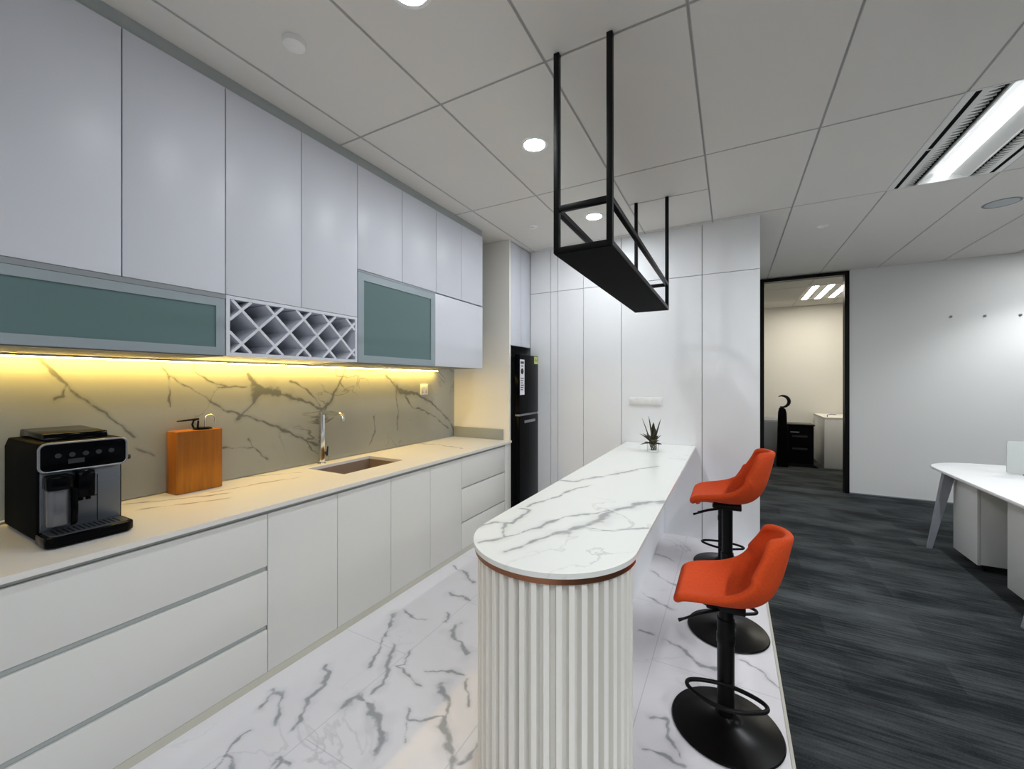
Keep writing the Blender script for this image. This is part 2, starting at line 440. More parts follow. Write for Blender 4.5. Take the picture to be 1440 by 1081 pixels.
FLOOR_VEINS = [
  (0.0154, [(-1.88, 1.41), (-1.82, 1.37), (-1.75, 1.28), (-1.7, 1.19), (-1.65, 1.1)]),
  (0.0154, [(-1.96, 1.17), (-1.87, 1.17), (-1.8, 1.14), (-1.76, 1.1)]),
  (0.022, [(-1.89, 1.95), (-1.84, 1.82), (-1.78, 1.73)]),
  (0.022, [(-1.7, 1.71), (-1.6, 1.58), (-1.54, 1.49), (-1.52, 1.41)]),
  (0.0286, [(-1.57, 1.3), (-1.57, 1.37), (-1.47, 1.35), (-1.34, 1.28), (-1.28, 1.22), (-1.26, 1.16)]),
  (0.013, [(-1.79, 1.71), (-1.74, 1.61), (-1.69, 1.53)]),
  (0.0132, [(-1.58, 1.74), (-1.52, 1.64), (-1.56, 1.62), (-1.48, 1.59), (-1.43, 1.56), (-1.35, 1.56)]),
  (0.033, [(-1.26, 1.59), (-1.17, 1.5), (-1.12, 1.4), (-1.05, 1.35), (-0.97, 1.31), (-0.94, 1.28)]),
  (0.0154, [(-1.32, 1.4), (-1.27, 1.36), (-1.2, 1.39), (-1.15, 1.43)]),
  (0.0308, [(-1.49, 2.03), (-1.44, 1.95), (-1.34, 1.91), (-1.27, 1.87)]),
  (0.0286, [(-1.76, 2.33), (-1.58, 2.29)]),
  (0.0132, [(-1.89, 2.01), (-1.77, 1.97), (-1.69, 1.97)]),
  (0.013, [(-1.41, 1.66), (-1.28, 1.69), (-1.19, 1.71)]),
  (0.0132, [(-1.16, 1.69), (-1.12, 1.62), (-1.07, 1.55)]),
  (0.0176, [(-1.97, 2.69), (-1.82, 2.65), (-1.69, 2.53)]),
  (0.0132, [(-0.94, 1.41), (-0.94, 1.33)]),
  (0.013, [(-1.26, 1.34), (-1.2, 1.27)]),
  (0.013, [(-1.63, 2.12), (-1.58, 2.04)]),
  (0.013, [(-1.59, 0.95), (-1.59, 0.98), (-1.53, 0.98)]),
  (0.0132, [(-1.94, 1.17), (-1.89, 1.09)]),
  (0.013, [(-1.83, 1.01), (-1.83, 0.96), (-1.8, 0.91), (-1.78, 0.83)]),
  (0.0176, [(-1.79, 0.9), (-1.74, 0.89), (-1.71, 0.86)]),
  (0.0154, [(-1.9, 1.19), (-1.81, 1.14), (-1.75, 1.09)]),
  (0.013, [(-1.58, 0.99), (-1.56, 0.94)]),
  (0.0242, [(-0.33, 2.5), (-0.24, 2.45), (-0.15, 2.37), (-0.07, 2.35)]),
  (0.013, [(-0.49, 2.54), (-0.41, 2.54)]),
  (0.0154, [(-0.52, 2.95), (-0.41, 2.9), (-0.31, 2.87)]),
  (0.0154, [(-0.57, 3.34), (-0.46, 3.24), (-0.36, 3.2)]),
  (0.0132, [(-0.58, 3.72), (-0.39, 3.62)]),
  (0.013, [(-0.35, 1.89), (-0.28, 1.9), (-0.23, 1.8), (-0.19, 1.74)]),
  (0.013, [(0.04, 2.5), (0.12, 2.45), (0.2, 2.37)]),
  (0.013, [(-0.32, 1.7), (-0.23, 1.72), (-0.17, 1.7)]),
]
COUNTER_VEINS = [
  (0.012, [(-2.7, 0.88), (-2.6, 1.04), (-2.46, 1.24)]),
  (0.011, [(-2.52, 0.89), (-2.44, 1.05), (-2.36, 1.19)]),
  (0.0144, [(-2.96, 3.06), (-2.56, 3.19), (-2.2, 3.1)]),
  (0.011, [(-2.56, 1.21), (-2.52, 1.42), (-2.48, 1.65)]),
  (0.011, [(-2.77, 1.49), (-2.6, 1.76)]),
]

# ================================================================== THE SETTING
XB, YE, XT = -2.79, 3.76, -2.06          # back wall of the kitchen, its end wall, face of the fridge housing
YF, XF = 4.27, 0.225                     # face and right-hand end of the far panelled wall
YO, CEIL = 6.97, 3.0                     # office wall, ceiling height
XR, YB = 6.0, -3.0

# marble floor (dense grid so that the drawn veins keep their shape)
def flat_grid(xs, ys, z): return [[(x, y, z) for y in ys] for x in xs]
fm = MB().grid(flat_grid(np.concatenate(([XB], np.linspace(-2.15, 0.213, 330))), np.concatenate((np.linspace(YB, 0.8, 30)[:-1], np.linspace(0.8, YF + .02, 480))), 0.0))
struct('floor', fm, M['floor_stone'], smooth=False, vein=vein_field(FLOOR_VEINS, [0, 1]))
fc = MB().box(0.217, XR, YB, 9.9, -0.02, -0.002)
fc.box(-1.0, 0.217, YO - .1, 9.9, -0.02, -0.002)
struct('floor_carpet', fc, M['carpet'], smooth=False)
struct('trim_1', MB().box(0.210, 0.222, YB, YF, -0.02, 0.003), M['plinth'])

struct('wall_left', MB().box(XB - .1, XB, YB, YF + .1, 0, CEIL), M['wall'])
struct('wall_kitchen_end', MB().box(XB, XT, YE, YE + .03, 0, CEIL), M['wall_warm'])
struct('wall_right', MB().box(XR, XR + .1, YB, 9.9, 0, CEIL), M['wall'])
struct('wall_behind', MB().box(XB - .1, XR + .1, YB - .1, YB, 0, CEIL), M['wall'])
struct('wall_office', MB().box(1.40, XR, YO, YO + .09, 0, CEIL), M['wall'])
# far panelled wall: panels with fine seams over a grey core, one mesh
fw = MB()
fw.box(XB, XF, YF + .018, YO + .09, 0, CEIL, mi=1)
seams = [XT, -1.803, -1.717, -1.419, -1.006, -0.243, XF]
g = 0.0028
for a, b in zip(seams, seams[1:]):
    fw.box(a + g, b - (0 if b == XF else g), YF, YF + .02, 0, 2.518 - g, mi=0)
    fw.box(a + g, b - (0 if b == XF else g), YF, YF + .02, 2.518 + g, CEIL, mi=0)
fw.box(XF, XF + .004, YF, YO, 0, CEIL, mi=0)
struct('wall_far', fw, [M['panel'], M['groove']], smooth=False)

# inner room beyond the doorway
ir = MB()
ir.box(-1.0, XR, 9.82, 9.9, 0, CEIL); ir.box(-1.1, -1.0, YO, 9.9, 0, CEIL)
struct('wall_inner_room', ir, M['wall_warm'], smooth=False)

# ceiling: tiles with a real gap over a grid layer, one mesh
cb = MB()
XL = [XB, -2.0, -1.385, -0.768, -0.152, 0.4635, 1.079, 1.695, 2.31, 2.926, 3.54, 4.157, 4.77, 5.39, XR]
YL = [YB, -1.94, -0.71, 0.52, 1.752, 2.976, 4.21]
FIX = [(1.079, 2.976), (1.079, -0.71), (3.54, 2.976), (3.54, -0.71), (0.4635, -1.94)]  # last cell: unseen light added behind the camera to brighten the bar front
gg = 0.007
def tile(x0, x1, y0, y1):
    cb.box(x0 + gg, x1 - gg, y0 + gg, y1 - gg, CEIL, CEIL + .02, mi=0)
    cb.box(x0 - .001, x1 + .001, y0 - .001, y1 + .001, CEIL + .003, CEIL + .03, mi=1)
for x0, x1 in zip(XL, XL[1:]):
    for y0, y1 in zip(YL, YL[1:]):
        if any(abs(x0 - fx) < .01 and abs(y0 - fy) < .01 for fx, fy in FIX): continue
        if abs(x0 + .768) < .01 and abs(y0 - 2.976) < .01:
            tile(x0, x1, y0, 3.51); tile(x0, x1, 3.51, 4.21); continue
        tile(x0, x1, y0, y1)
    tile(x0, x1, 4.21, YO + .05) if x1 > 0.3 else tile(x0, x1, 4.21, YF + .03)
for x0, x1 in zip([-1.0, -.15, 0.46, 1.07, 1.69, 2.3, 4.0], [-.15, 0.46, 1.07, 1.69, 2.3, 4.0, XR]):
    for y0, y1 in ((YO + .05, 7.85), (7.85, 9.08), (9.08, 9.85)):
        if x0 == 1.07 and y0 == 7.85: continue
        tile(x0, x1, y0, y1)
struct('ceiling', cb, [M['tile'], M['tgrid']], smooth=False)

# doorway in the office wall: a black frame with an open head to the ceiling
df = MB()
df.box(0.375, 0.425, YO - .015, YO + .10, 0, 2.99)
df.box(1.352, 1.402, YO - .015, YO + .10, 0, 2.99)
df.box(0.425, 1.352, YO - .015, YO + .10, 2.945, 2.99)
struct('door_1', df, M['black'], smooth=False)
struct('wall_door_side', MB().box(XF, 0.375, YO, YO + .09, 0, CEIL), M['wall'])
struct('baseboard_office', MB().box(1.402, XR, YO - .012, YO, 0, 0.012), M['groove'])

# strip between the overhead cabinets and the ceiling
struct('trim_2', MB().box(XB, -2.182, .297, 3.41, 2.936, CEIL - .0005), M['filler'])
# backsplash
sp = MB().grid([[(XB + .012, y, z) for z in np.linspace(.885, 1.64, 126)] for y in np.linspace(.3, YE, 560)])
sp.box(XB, XB + .0115, .3, YE, .885, 1.64)
struct('backsplash', sp, M['splash_stone'], smooth=False, vein=vein_field(SPLASH_VEINS, [1, 2], .55))

# ================================================================== KITCHEN RUN
CT = 0.88          # worktop height
UX = -2.17         # face of the overhead doors
BX = -2.05         # face of the base doors
# --- worktop with a sink cut-out
SK = (-2.66, -2.28, 1.86, 2.42)
ct = MB()
xs = np.unique(np.round(np.concatenate((np.linspace(XB + .012, -2.03, 96), SK[:2])), 4))
ys = np.unique(np.round(np.concatenate((np.linspace(.33, YE, 420), SK[2:])), 4))
tmp = bmesh.new(); V = {}
for i, x in enumerate(xs):
    for j, y in enumerate(ys): V[i, j] = tmp.verts.new((x, y, CT))
for i in range(len(xs) - 1):
    for j in range(len(ys) - 1):
        if SK[0] - .001 < xs[i] < SK[1] - .001 and SK[2] - .001 < ys[j] < SK[3] - .001: continue
        tmp.faces.new((V[i, j], V[i + 1, j], V[i + 1, j + 1], V[i, j + 1]))
e = bmesh.ops.extrude_face_region(tmp, geom=tmp.faces[:])
for v in e['geom']:
    if isinstance(v, bmesh.types.BMVert): v.co.z -= .022
bmesh.ops.delete(tmp, geom=[v for v in tmp.verts if not v.link_faces], context='VERTS')
bmesh.ops.recalc_face_normals(tmp, faces=tmp.faces[:])
ct._merge(tmp)
worktop = ct.build('kitchen_worktop', M['counter_stone'], smooth=False, vein=vein_field(COUNTER_VEINS, [0, 1], .6))
tag(worktop, 'long veined marble worktop running along the base cabinets', 'worktop')
up = MB().box(XB + .02, -2.13, YE - .02, YE, CT, CT + .115, bev=.002)
tag(up.build('marble_upstand', M['splash_stone'], vein=lambda c: np.full(len(c), 9.0)),
    'low marble upstand on the worktop against the cream end wall', 'upstand')

# --- base units
def base_door_unit(y0, y1, label, top=.83):
    t = thing('base_cabinet', label, 'cabinet', (BX, (y0 + y1) / 2, 0), 'base cabinets with plain doors')
    c = MB().box(-2.76, BX - .02, y0, y1, .03, top); c.box(-2.72, BX - .002, y0, y1, 0, .04, mi=2); c.box(BX - .05, BX - .012, y0, y1, .838, .857, mi=1); c.box(BX - .05, BX - .022, y0, y1, top, .838, mi=1)
    c.build('carcass', [M['carcass'], M['filler'], M['plinth']], t, smooth=False)
    box('door', M['cab_base'], t, BX - .019, BX, y0 + .0018, y1 - .0018, .042, .835, bev=.0012)
    return t
def drawer_unit(y0, y1, cuts, label):
    t = thing('drawer_cabinet', label, 'cabinet', (BX, (y0 + y1) / 2, 0), 'base cabinets with drawers')
    c = MB().box(-2.76, BX - .03, y0, y1, .03, .83); c.box(-2.72, BX - .002, y0, y1, 0, .04, mi=2); c.box(-2.72, BX - .012, y0, y1, .838, .857, mi=1)
    c.build('carcass', [M['carcass'], M['filler'], M['plinth']], t, smooth=False)
    tops = [.835] + [a for a, b in cuts]; bots = [b for b, a in cuts] + [.042]
    tops = [.835] + [lo for hi, lo in cuts]; bots = [hi for hi, lo in cuts] + [.042]
    for hi, lo in zip(tops, bots):
        box('drawer', M['cab_base'], t, BX - .019, BX, y0 + .0018, y1 - .0018, lo, hi, bev=.0012)
    for hi, lo in cuts:
        box('finger_pull', M['filler'], t, BX - .0295, BX - .012, y0 + .002, y1 - .002, lo + .0015, hi - .0015)
    return t
drawer_unit(.335, 1.214, [(.575, .551), (.279, .254)], 'wide white drawer base cabinet under the black coffee machine')
base_door_unit(1.214, 1.626, 'white base cabinet door directly right of the wide drawers')
base_door_unit(1.626, 2.055, 'white base cabinet door below the left half of the sink', .68)
base_door_unit(2.055, 2.468, 'white base cabinet door below the right half of the sink', .68)
base_door_unit(2.468, 2.885, 'white base cabinet door just left of the narrower far drawers')
drawer_unit(2.885, 3.645, [(.580, .566), (.283, .270)], 'white drawer base cabinet at the far end beside the fridge')
ep = MB().box(-2.09, -2.048, 3.648, YE - .002, 0, CT - .023, bev=.001)
tag(ep.build('end_panel', M['cab_base']), 'narrow white end panel between the far drawers and the fridge', 'panel')

# --- overhead units
def upper_unit(y0, y1, z0, z1, label, group='tall overhead door cabinets'):
    t = thing('overhead_cabinet', label, 'cabinet', (UX, (y0 + y1) / 2, z0), group)
    box('carcass', M['carcass'], t, XB, UX - .021, y0 + .0005, y1 - .0005, z0 + .001, z1 - .001)
    box('door', M['cab'], t, UX - .019, UX, y0 + .0022, y1 - .0022, z0 + .002, z1 - .002, bev=.0012)
    return t
ZT = 2.935
for y0, y1, lb in ((.297, .697, 'tall white overhead cabinet door nearest the camera, at the left edge'),
                   (.697, 1.080, 'tall white overhead cabinet door above the right half of the long glass flap'),
                   (1.080, 1.478, 'tall white overhead cabinet door above the left half of the wine rack'),
                   (1.478, 1.876, 'tall white overhead cabinet door above the right half of the wine rack')):
    upper_unit(y0, y1, 1.925, ZT, lb)
for y0, y1, lb in ((1.876, 2.290, 'shorter white overhead door above the left half of the square glass cabinet'),
                   (2.290, 2.690, 'shorter white overhead door above the right half of the square glass cabinet'),
                   (2.690, 3.050, 'shorter white overhead door above the plain lower door, left one of the pair'),
                   (3.050, 3.410, 'shorter white overhead door at the far right end by the end wall')):
    upper_unit(y0, y1, 2.245, ZT, lb, 'short overhead door cabinets')
upper_unit(2.675, 3.410, 1.628, 2.238, 'plain white lower overhead cabinet right of the square frosted glass door', 'lower overhead cabinets')
def glass_unit(y0, y1, z0, z1, zt, fw_, label, name):
    t = thing(name, label, 'cabinet', (UX, (y0 + y1) / 2, z0), 'frosted glass overhead cabinets')
    box('carcass', M['carcass'], t, XB, UX - .021, y0, y1, z0, z1 + .011)
    a, b, c, d = y0 + .003, y1 - .003, z0 + .004, z1 - .003
    f = MB()
    for q in ((a, b, c, c + fw_), (a, b, d - fw_, d), (a, a + fw_, c + fw_, d - fw_), (b - fw_, b, c + fw_, d - fw_)):
        f.box(UX - .019, UX, *q)
    dr = f.build('door_frame', M['alu'], t, smooth=False)
    box('glass_pane', M['frost'], t, UX - .014, UX - .006, a + fw_, b - fw_, c + fw_, d - fw_)
    box('edge_profile', M['profile'], t, UX - .02, UX + .002, y0, y1, z1 - .002, zt)
    return t
glass_unit(.297, 1.080, 1.624, 1.905, 1.9245, .038, 'long low frosted glass flap cabinet below the tall doors, left of the wine rack', 'glass_flap_cabinet')
glass_unit(1.876, 2.675, 1.624, 2.232, 2.2425, .05, 'squarish frosted green glass overhead cabinet right of the wine rack', 'glass_door_cabinet')
# wine rack
y0, y1, z0, z1 = 1.083, 1.873, 1.628, 1.924
wr = thing('wine_rack', 'white diamond lattice wine rack set between the two glass cabinets', 'wine rack', (UX, (y0 + y1) / 2, z0))
f = MB(); th = .017
f.box(XB + .02, UX, y0, y1, z0, z0 + th); f.box(XB + .02, UX, y0, y1, z1 - th, z1)
f.box(XB + .02, UX, y0, y0 + th, z0 + th, z1 - th); f.box(XB + .02, UX, y1 - th, y1, z0 + th, z1 - th)
f.box(UX - .40, UX - .39, y0 + th, y1 - th, z0 + th, z1 - th)
f.build('frame', M['cab'], wr, smooth=False)
lt = MB()
ia, ib, ja, jb = y0 + th, y1 - th, z0 + th, z1 - th
per, hh = .1695, .0066
cy0, cz0 = ia + .056, jb - .046                   # one crossing of the lattice
def clip(p, d):
    t0, t1 = -9, 9
    for k, (lo, hi) in enumerate(((ia, ib), (ja, jb))):
        ta, tb = sorted(((lo - p[k]) / d[k], (hi - p[k]) / d[k])); t0, t1 = max(t0, ta), min(t1, tb)
    return (t0, t1) if t1 - t0 > .01 else None
for sgn in (1, -1):
    for k in range(-8, 9):
        p = (cy0 + k * per, cz0); d = (1, sgn); c = clip(p, d)
        if not c: continue
        a = (p[0] + c[0] * d[0], p[1] + c[0] * d[1]); b = (p[0] + c[1] * d[0], p[1] + c[1] * d[1])
        n = (-d[1] / 2 ** .5 * hh, d[0] / 2 ** .5 * hh)
        lt.prism([(a[0] + n[0], a[1] + n[1]), (b[0] + n[0], b[1] + n[1]), (b[0] - n[0], b[1] - n[1]), (a[0] - n[0], a[1] - n[1])], 'x', UX - .39, UX - .002 - (.0008 if sgn < 0 else 0))
lt.build('lattice', M['cab'], wr, smooth=False)
# LED strip under the overhead units
ls = thing('led_strip', 'glowing warm yellow light strip under the overhead cabinets', 'light strip', (XB + .05, 1.9, 1.62))
box('channel', M['alu'], ls, XB + .040, XB + .072, .33, 3.40, 1.614, 1.6235)
box('diffuser', M['led'], ls, XB + .044, XB + .068, .33, 3.40, 1.609, 1.6135)

# --- sink and tap
sk = thing('kitchen_sink', 'brown-grey metal undermount sink bowl sunk in the worktop', 'sink', (-2.47, 2.14, .70))
b = MB()
a0, a1, b0, b1 = SK
b.box(a0 - .012, a0, b0 - .012, b1 + .012, .70, CT - .023); b.box(a1, a1 + .012, b0 - .012, b1 + .012, .70, CT - .023)
b.box(a0, a1, b0 - .012, b0, .70, CT - .023); b.box(a0, a1, b1, b1 + .012, .70, CT - .023); b.box(a0 - .012, a1 + .012, b0 - .012, b1 + .012, .69, .70)
b.build('bowl', M['sinksteel'], sk, smooth=False)
MB().lathe([(.0, .704), (.035, .704), (.042, .7005)], (-2.47, 2.14, 0)).build('drain', M['chrome'], sk)
fx, fy = -2.725, 2.02
tp = thing('kitchen_tap', 'tall square chrome mixer tap behind the sink', 'tap', (fx, fy, CT))
MB().lathe([(.030, CT + .0005), (.030, CT + .006), (.024, CT + .010)], (fx, fy, 0)).build('base_ring', M['chrome'], tp)
MB().box(fx - .016, fx + .016, fy - .016, fy + .016, CT + .009, CT + .392, bev=.003).build('column', M['chrome'], tp)
s_ = MB().box(fx + .010, fx + .21, fy - .013, fy + .013, CT + .372, CT + .394, bev=.003)
s_.tube([(fx + .205, fy, CT + .383), (fx + .222, fy, CT + .380), (fx + .232, fy, CT + .365), (fx + .234, fy, CT + .335)], .0125)
s_.build('spout', M['chrome'], tp)
h_ = MB().tube([(fx, fy + .014, CT + .075), (fx, fy + .045, CT + .078)], .011); h_.tube([(fx, fy + .046, CT + .055), (fx + .004, fy + .050, CT + .125)], [.008, .005])
h_.build('lever', M['dark_grey'], tp)

# --- socket on the backsplash
so = thing('wall_socket', 'white double wall socket on the marble backsplash', 'socket', (XB + .012, 3.24, 1.42))
box('plate', M['white_plastic'], so, XB + .0125, XB + .022, 3.185, 3.295, 1.365, 1.475, bev=.003)
for q in (3.213, 3.267): box('switch', M['white_gloss'], so, XB + .0215, XB + .026, q - .014, q + .014, 1.43, 1.462, bev=.002)
for q in (3.213, 3.267):
    MB().box(XB + .0215, XB + .0228, q - .008, q - .004, 1.385, 1.40).box(XB + .0215, XB + .0228, q + .004, q + .008, 1.385, 1.40).box(XB + .0215, XB + .0228, q - .002, q + .002, 1.404, 1.416).build('pin_holes', M['dark_grey'], so, smooth=False)

# --- fridge housing and fridge
hz = thing('fridge_housing', 'white two door cupboard above the black fridge', 'cabinet', (XT, 4.03, 1.89))
box('carcass', M['carcass'], hz, XB, XT - .021, YE + .031, YF - .001, 1.895, 2.99)
for q0, q1 in ((YE + .005, 4.035), (4.035, YF - .003)):
    box('door', M['cab'], hz, XT - .02, XT, q0 + (.03 if q0 < 3.8 else .002), q1 - .002, 1.89, 2.992, bev=.0012)
FX = -1.955
fr = thing('fridge', 'tall black glossy two door fridge in the white niche', 'fridge', (XT, 4.03, 0))
box('body', M['black_matte'], fr, XB + .05, FX - .062, YE + .04, YF - .012, .03, 1.775, bev=.004)
box('freezer_door', M['black_gloss'], fr, FX - .060, FX, YE + .034, YF - .010, 1.155, 1.79, bev=.006)
lo_ = box('fridge_door', M['black_gloss'], fr, FX - .060, FX, YE + .034, YF - .010, .06, 1.135, bev=.006)
box('handle_recess', M['steel'], fr, FX - .055, FX - .004, YE + .036, YF - .03, 1.1355, 1.1545)
ROOT[lo_.name] = ROOT[fr.name]
MB().box(FX + .0003, FX + .012, 3.90, 4.16, 1.055, 1.085, bev=.004).build('handle', M['steel'], lo_)
box('foot_grille', M['black_matte'], fr, FX - .058, FX - .02, YE + .05, YF - .03, .0, .055)
st = MB().box(FX + .0003, FX + .0012, 3.80, 3.905, 1.36, 1.735, mi=0)
st.lathe([(0, 0), (.032, 0), (.032, .0008), (0, .0008)], (FX + .0012, 3.852, 1.61), mi=1, axis='x')
st.box(FX + .0012, FX + .0016, 3.815, 3.89, 1.69, 1.715, mi=2); st.box(FX + .0012, FX + .0016, 3.83, 3.875, 1.66, 1.672, mi=2)
for k in range(6): st.box(FX + .0012, FX + .0016, 3.815, 3.89 - .012 * (k % 3), 1.53 - k * .024, 1.54 - k * .024, mi=2)
st.build('info_sticker', [M['label_white'], M['black'], M['dark_grey']], fr, smooth=False)
el = MB().box(FX + .0003, FX + .0012, 4.15, 4.252, 1.70, 1.782, mi=0)
for k in range(2):                                    # two tick marks on the energy label
    c = 4.178 + k * .045
    el.prism([(c - .014, 1.742), (c - .008, 1.748), (c - .002, 1.738), (c + .014, 1.766), (c + .018, 1.760), (c - .002, 1.724)], 'x', FX + .0012, FX + .0018, mi=1)
el.box(FX + .0012, FX + .0016, 4.155, 4.247, 1.704, 1.716, mi=2)
el.build('energy_label', [M['label_green'], M['dark_grey'], M['label_yellow']], fr, smooth=False)

# --- coffee machine (front faces the room, +x)
mx0, mx1, my0, my1, mz = -2.735, -2.285, .497, .744, CT
cm = thing('coffee_machine', 'black and grey bean-to-cup coffee machine on the worktop', 'coffee machine', ((mx0 + mx1) / 2, (my0 + my1) / 2, mz))
bd = MB()
bd.prism([(mx0, mz + .012), (mx1 - .03, mz + .012), (mx1 - .03, mz + .27), (mx1 - .012, mz + .285), (mx1 - .012, mz + .375), (mx1 - .03, mz + .385), (mx0 + .05, mz + .385), (mx0, mz + .35)], 'y', my0, my1, bev=.008)
bd.build('body', M['black_matte'], cm)
wt = MB().prism([(mx0 + .06, mz + .3855), (mx1 - .075, mz + .3855), (mx1 - .085, mz + .412), (mx0 + .07, mz + .418)], 'y', my0 + .03, my1 - .03, bev=.005)
wt.build('hopper_lid', M['black_gloss'], cm)
# control head with a pale surround
def rrect(y0, y1, z0, z1, r, n=6):
    out = []
    for cx_, cz_, a0 in ((y1 - r, z1 - r, 0), (y0 + r, z1 - r, 90), (y0 + r, z0 + r, 180), (y1 - r, z0 + r, 270)):
        for k in range(n + 1):
            a = math.radians(a0 + 90 * k / n); out.append((cx_ + r * math.cos(a), cz_ + r * math.sin(a)))
    return out
hp = rrect(my0 - .002, my1 + .002, mz + .275, mz + .383, .022)
ch = MB().prism(hp, 'x', mx1 - .014, mx1 + .012, bev=.004)
chead = ch.build('control_panel', M['black_gloss'], cm); ROOT[chead.name] = ROOT[cm.name]
MB().tube([(mx1 + .010, y, z) for y, z in hp], .0042, closed=True).build('chrome_surround', M['steel'], cm)
for k, yy in enumerate((.545, .583, .621, .659, .697)):
    MB().lathe([(0, 0), (.009, 0), (.009, .0006), (0, .0006)], (mx1 + .0122, yy, mz + .335), axis='x').build('button', M['dark_grey'], chead)
MB().box(mx1 + .0122, mx1 + .0128, my0 + .075, my0 + .12, mz + .300, mz + .318).build('display', M['dark_grey'], chead)
fp = MB().box(mx1 - .032, mx1 - .02, my0 + .008, my1 - .008, mz + .045, mz + .272, bev=.002)
fpo = fp.build('front_panel', M['machine_panel'], cm); ROOT[fpo.name] = ROOT[cm.name]
MB().box(mx1 - .0202, mx1 - .0192, my0 + .165, my0 + .168, mz + .05, mz + .24).box(mx1 - .0202, mx1 - .0192, my0 + .07, my0 + .165, mz + .152, mz + .155).build('panel_seams', M['black'], fpo, smooth=False)
sp_ = MB().prism([(mx1 - .02, mz + .272), (mx1 + .045, mz + .272), (mx1 + .052, mz + .25), (mx1 + .046, mz + .165), (mx1 - .005, mz + .165), (mx1 - .02, mz + .2)], 'y', my0 + .092, my0 + .142, bev=.005)
sp_.lathe([(.008, mz + .152), (.008, mz + .166)], (mx1 + .022, my0 + .106, 0), n=16); sp_.lathe([(.008, mz + .152), (.008, mz + .166)], (mx1 + .022, my0 + .128, 0), n=16)
sp_.build('coffee_spout', M['black_gloss'], cm)
mc = MB().prism([(mx1 - .018, my0 + .016), (mx1 + .038, my0 + .012), (mx1 + .05, my0 + .03), (mx1 + .05, my0 + .062), (mx1 + .036, my0 + .074), (mx1 - .018, my0 + .074)], 'z', mz + .072, mz + .21, bev=.006)
mco = mc.build('milk_carafe', mat('smoked_plastic', rgb(92, 94, 98), .2, coat=.5), cm); ROOT[mco.name] = ROOT[cm.name]
MB().prism([(mx1 - .018, my0 + .012), (mx1 + .05, my0 + .008), (mx1 + .062, my0 + .03), (mx1 + .062, my0 + .066), (mx1 + .05, my0 + .082), (mx1 - .018, my0 + .08)], 'z', mz + .2105, mz + .262, bev=.006).build('carafe_lid', M['black_gloss'], mco)
MB().prism([(mx1 + .03, mz + .21), (mx1 + .062, mz + .21), (mx1 + .066, mz + .13), (mx1 + .056, mz + .075), (mx1 + .03, mz + .062)], 'y', my0 + .0745, my0 + .090, bev=.004).build('carafe_handle', M['black_gloss'], mco)
dt = MB().prism([(mx1 - .03, my0 - .003), (mx1 + .075, my0 - .003), (mx1 + .095, my0 + .02), (mx1 + .095, my1 - .02), (mx1 + .075, my1 + .003), (mx1 - .03, my1 + .003)], 'z', mz + .004, mz + .044, bev=.007)
dto = dt.build('drip_tray', M['black_gloss'], cm); ROOT[dto.name] = ROOT[cm.name]
gr = MB().prism([(mx1 - .018, my0 + .012), (mx1 + .07, my0 + .012), (mx1 + .084, my0 + .028), (mx1 + .084, my1 - .028), (mx1 + .07, my1 - .012), (mx1 - .018, my1 - .012)], 'z', mz + .0442, mz + .0475, mi=0)
for k in range(13): gr.box(mx1 - .005, mx1 + .068, my0 + .03 + k * .0146, my0 + .036 + k * .0146, mz + .0475, mz + .0485, mi=1)
gr.build('tray_grille', [M['machine_panel'], M['black']], dto, smooth=False)
for a in (mx0 + .04, mx1 - .06):
    for b2 in (my0 + .04, my1 - .04): MB().lathe([(.014, mz + .0005), (.014, mz + .0125)], (a, b2, 0), n=16).build('foot', M['black_matte'], cm)
kb = MB().tube([(mx1 - .02, my1 + .003, mz + .295), (mx1 - .02, my1 + .022, mz + .295)], .011); kb.build('steam_knob', M['dark_grey'], cm)
cb_ = MB().tube([(mx0 + .0, my0 + .03, mz + .03), (mx0 - .02, my0 + .0, mz + .02), (mx0 - .03, my0 - .05, mz + .007), (mx0 - .02, my0 - .12, mz + .006)], .004)
cb_.build('power_cord', M['white_plastic'], cm)

# --- wooden box dispenser
wx0, wx1, wy0, wy1 = -2.765, -2.655, 1.075, 1.305
wz = CT + .345
wb = thing('wooden_dispenser_box', 'brown wooden box with a black top opening and thin metal lever on worktop', 'wooden box', ((wx0 + wx1) / 2, (wy0 + wy1) / 2, CT))
bo = MB().box(wx0, wx1, wy0, wy1, CT + .0005, wz, bev=.005); bo.build('box', M['wood'], wb)
yc, xc = wy0 + .150, (wx0 + wx1) / 2 + .005
MB().lathe([(0, wz + .0005), (.046, wz + .0005), (.046, wz + .006), (.036, wz + .011), (.0, wz + .011)], (xc, yc, 0)).build('black_cap', M['black_gloss'], wb)
lv = MB()
lv.tube([(xc, yc - .045, wz + .011), (xc, yc - .052, wz + .03), (xc, yc - .045, wz + .052), (xc, yc - .03, wz + .058)], .005)
lv.tube([(xc, yc - .025, wz + .011), (xc, yc - .022, wz + .05)], .005)
lv.tube([(xc, yc - .125, wz + .054), (xc, yc - .09, wz + .056), (xc, yc - .02, wz + .060)], [.003, .005, .006])
lv.build('lever', M['black'], wb)
ar = MB().tube([(xc, yc + .012, wz + .011)] + [(xc, yc + .038 - .026 * math.cos(a), wz + .055 + .026 * math.sin(a)) for a in np.linspace(0, math.pi, 12)] + [(xc, yc + .064, wz + .035)], .004)
ar.build('spout_arch', M['chrome'], wb)

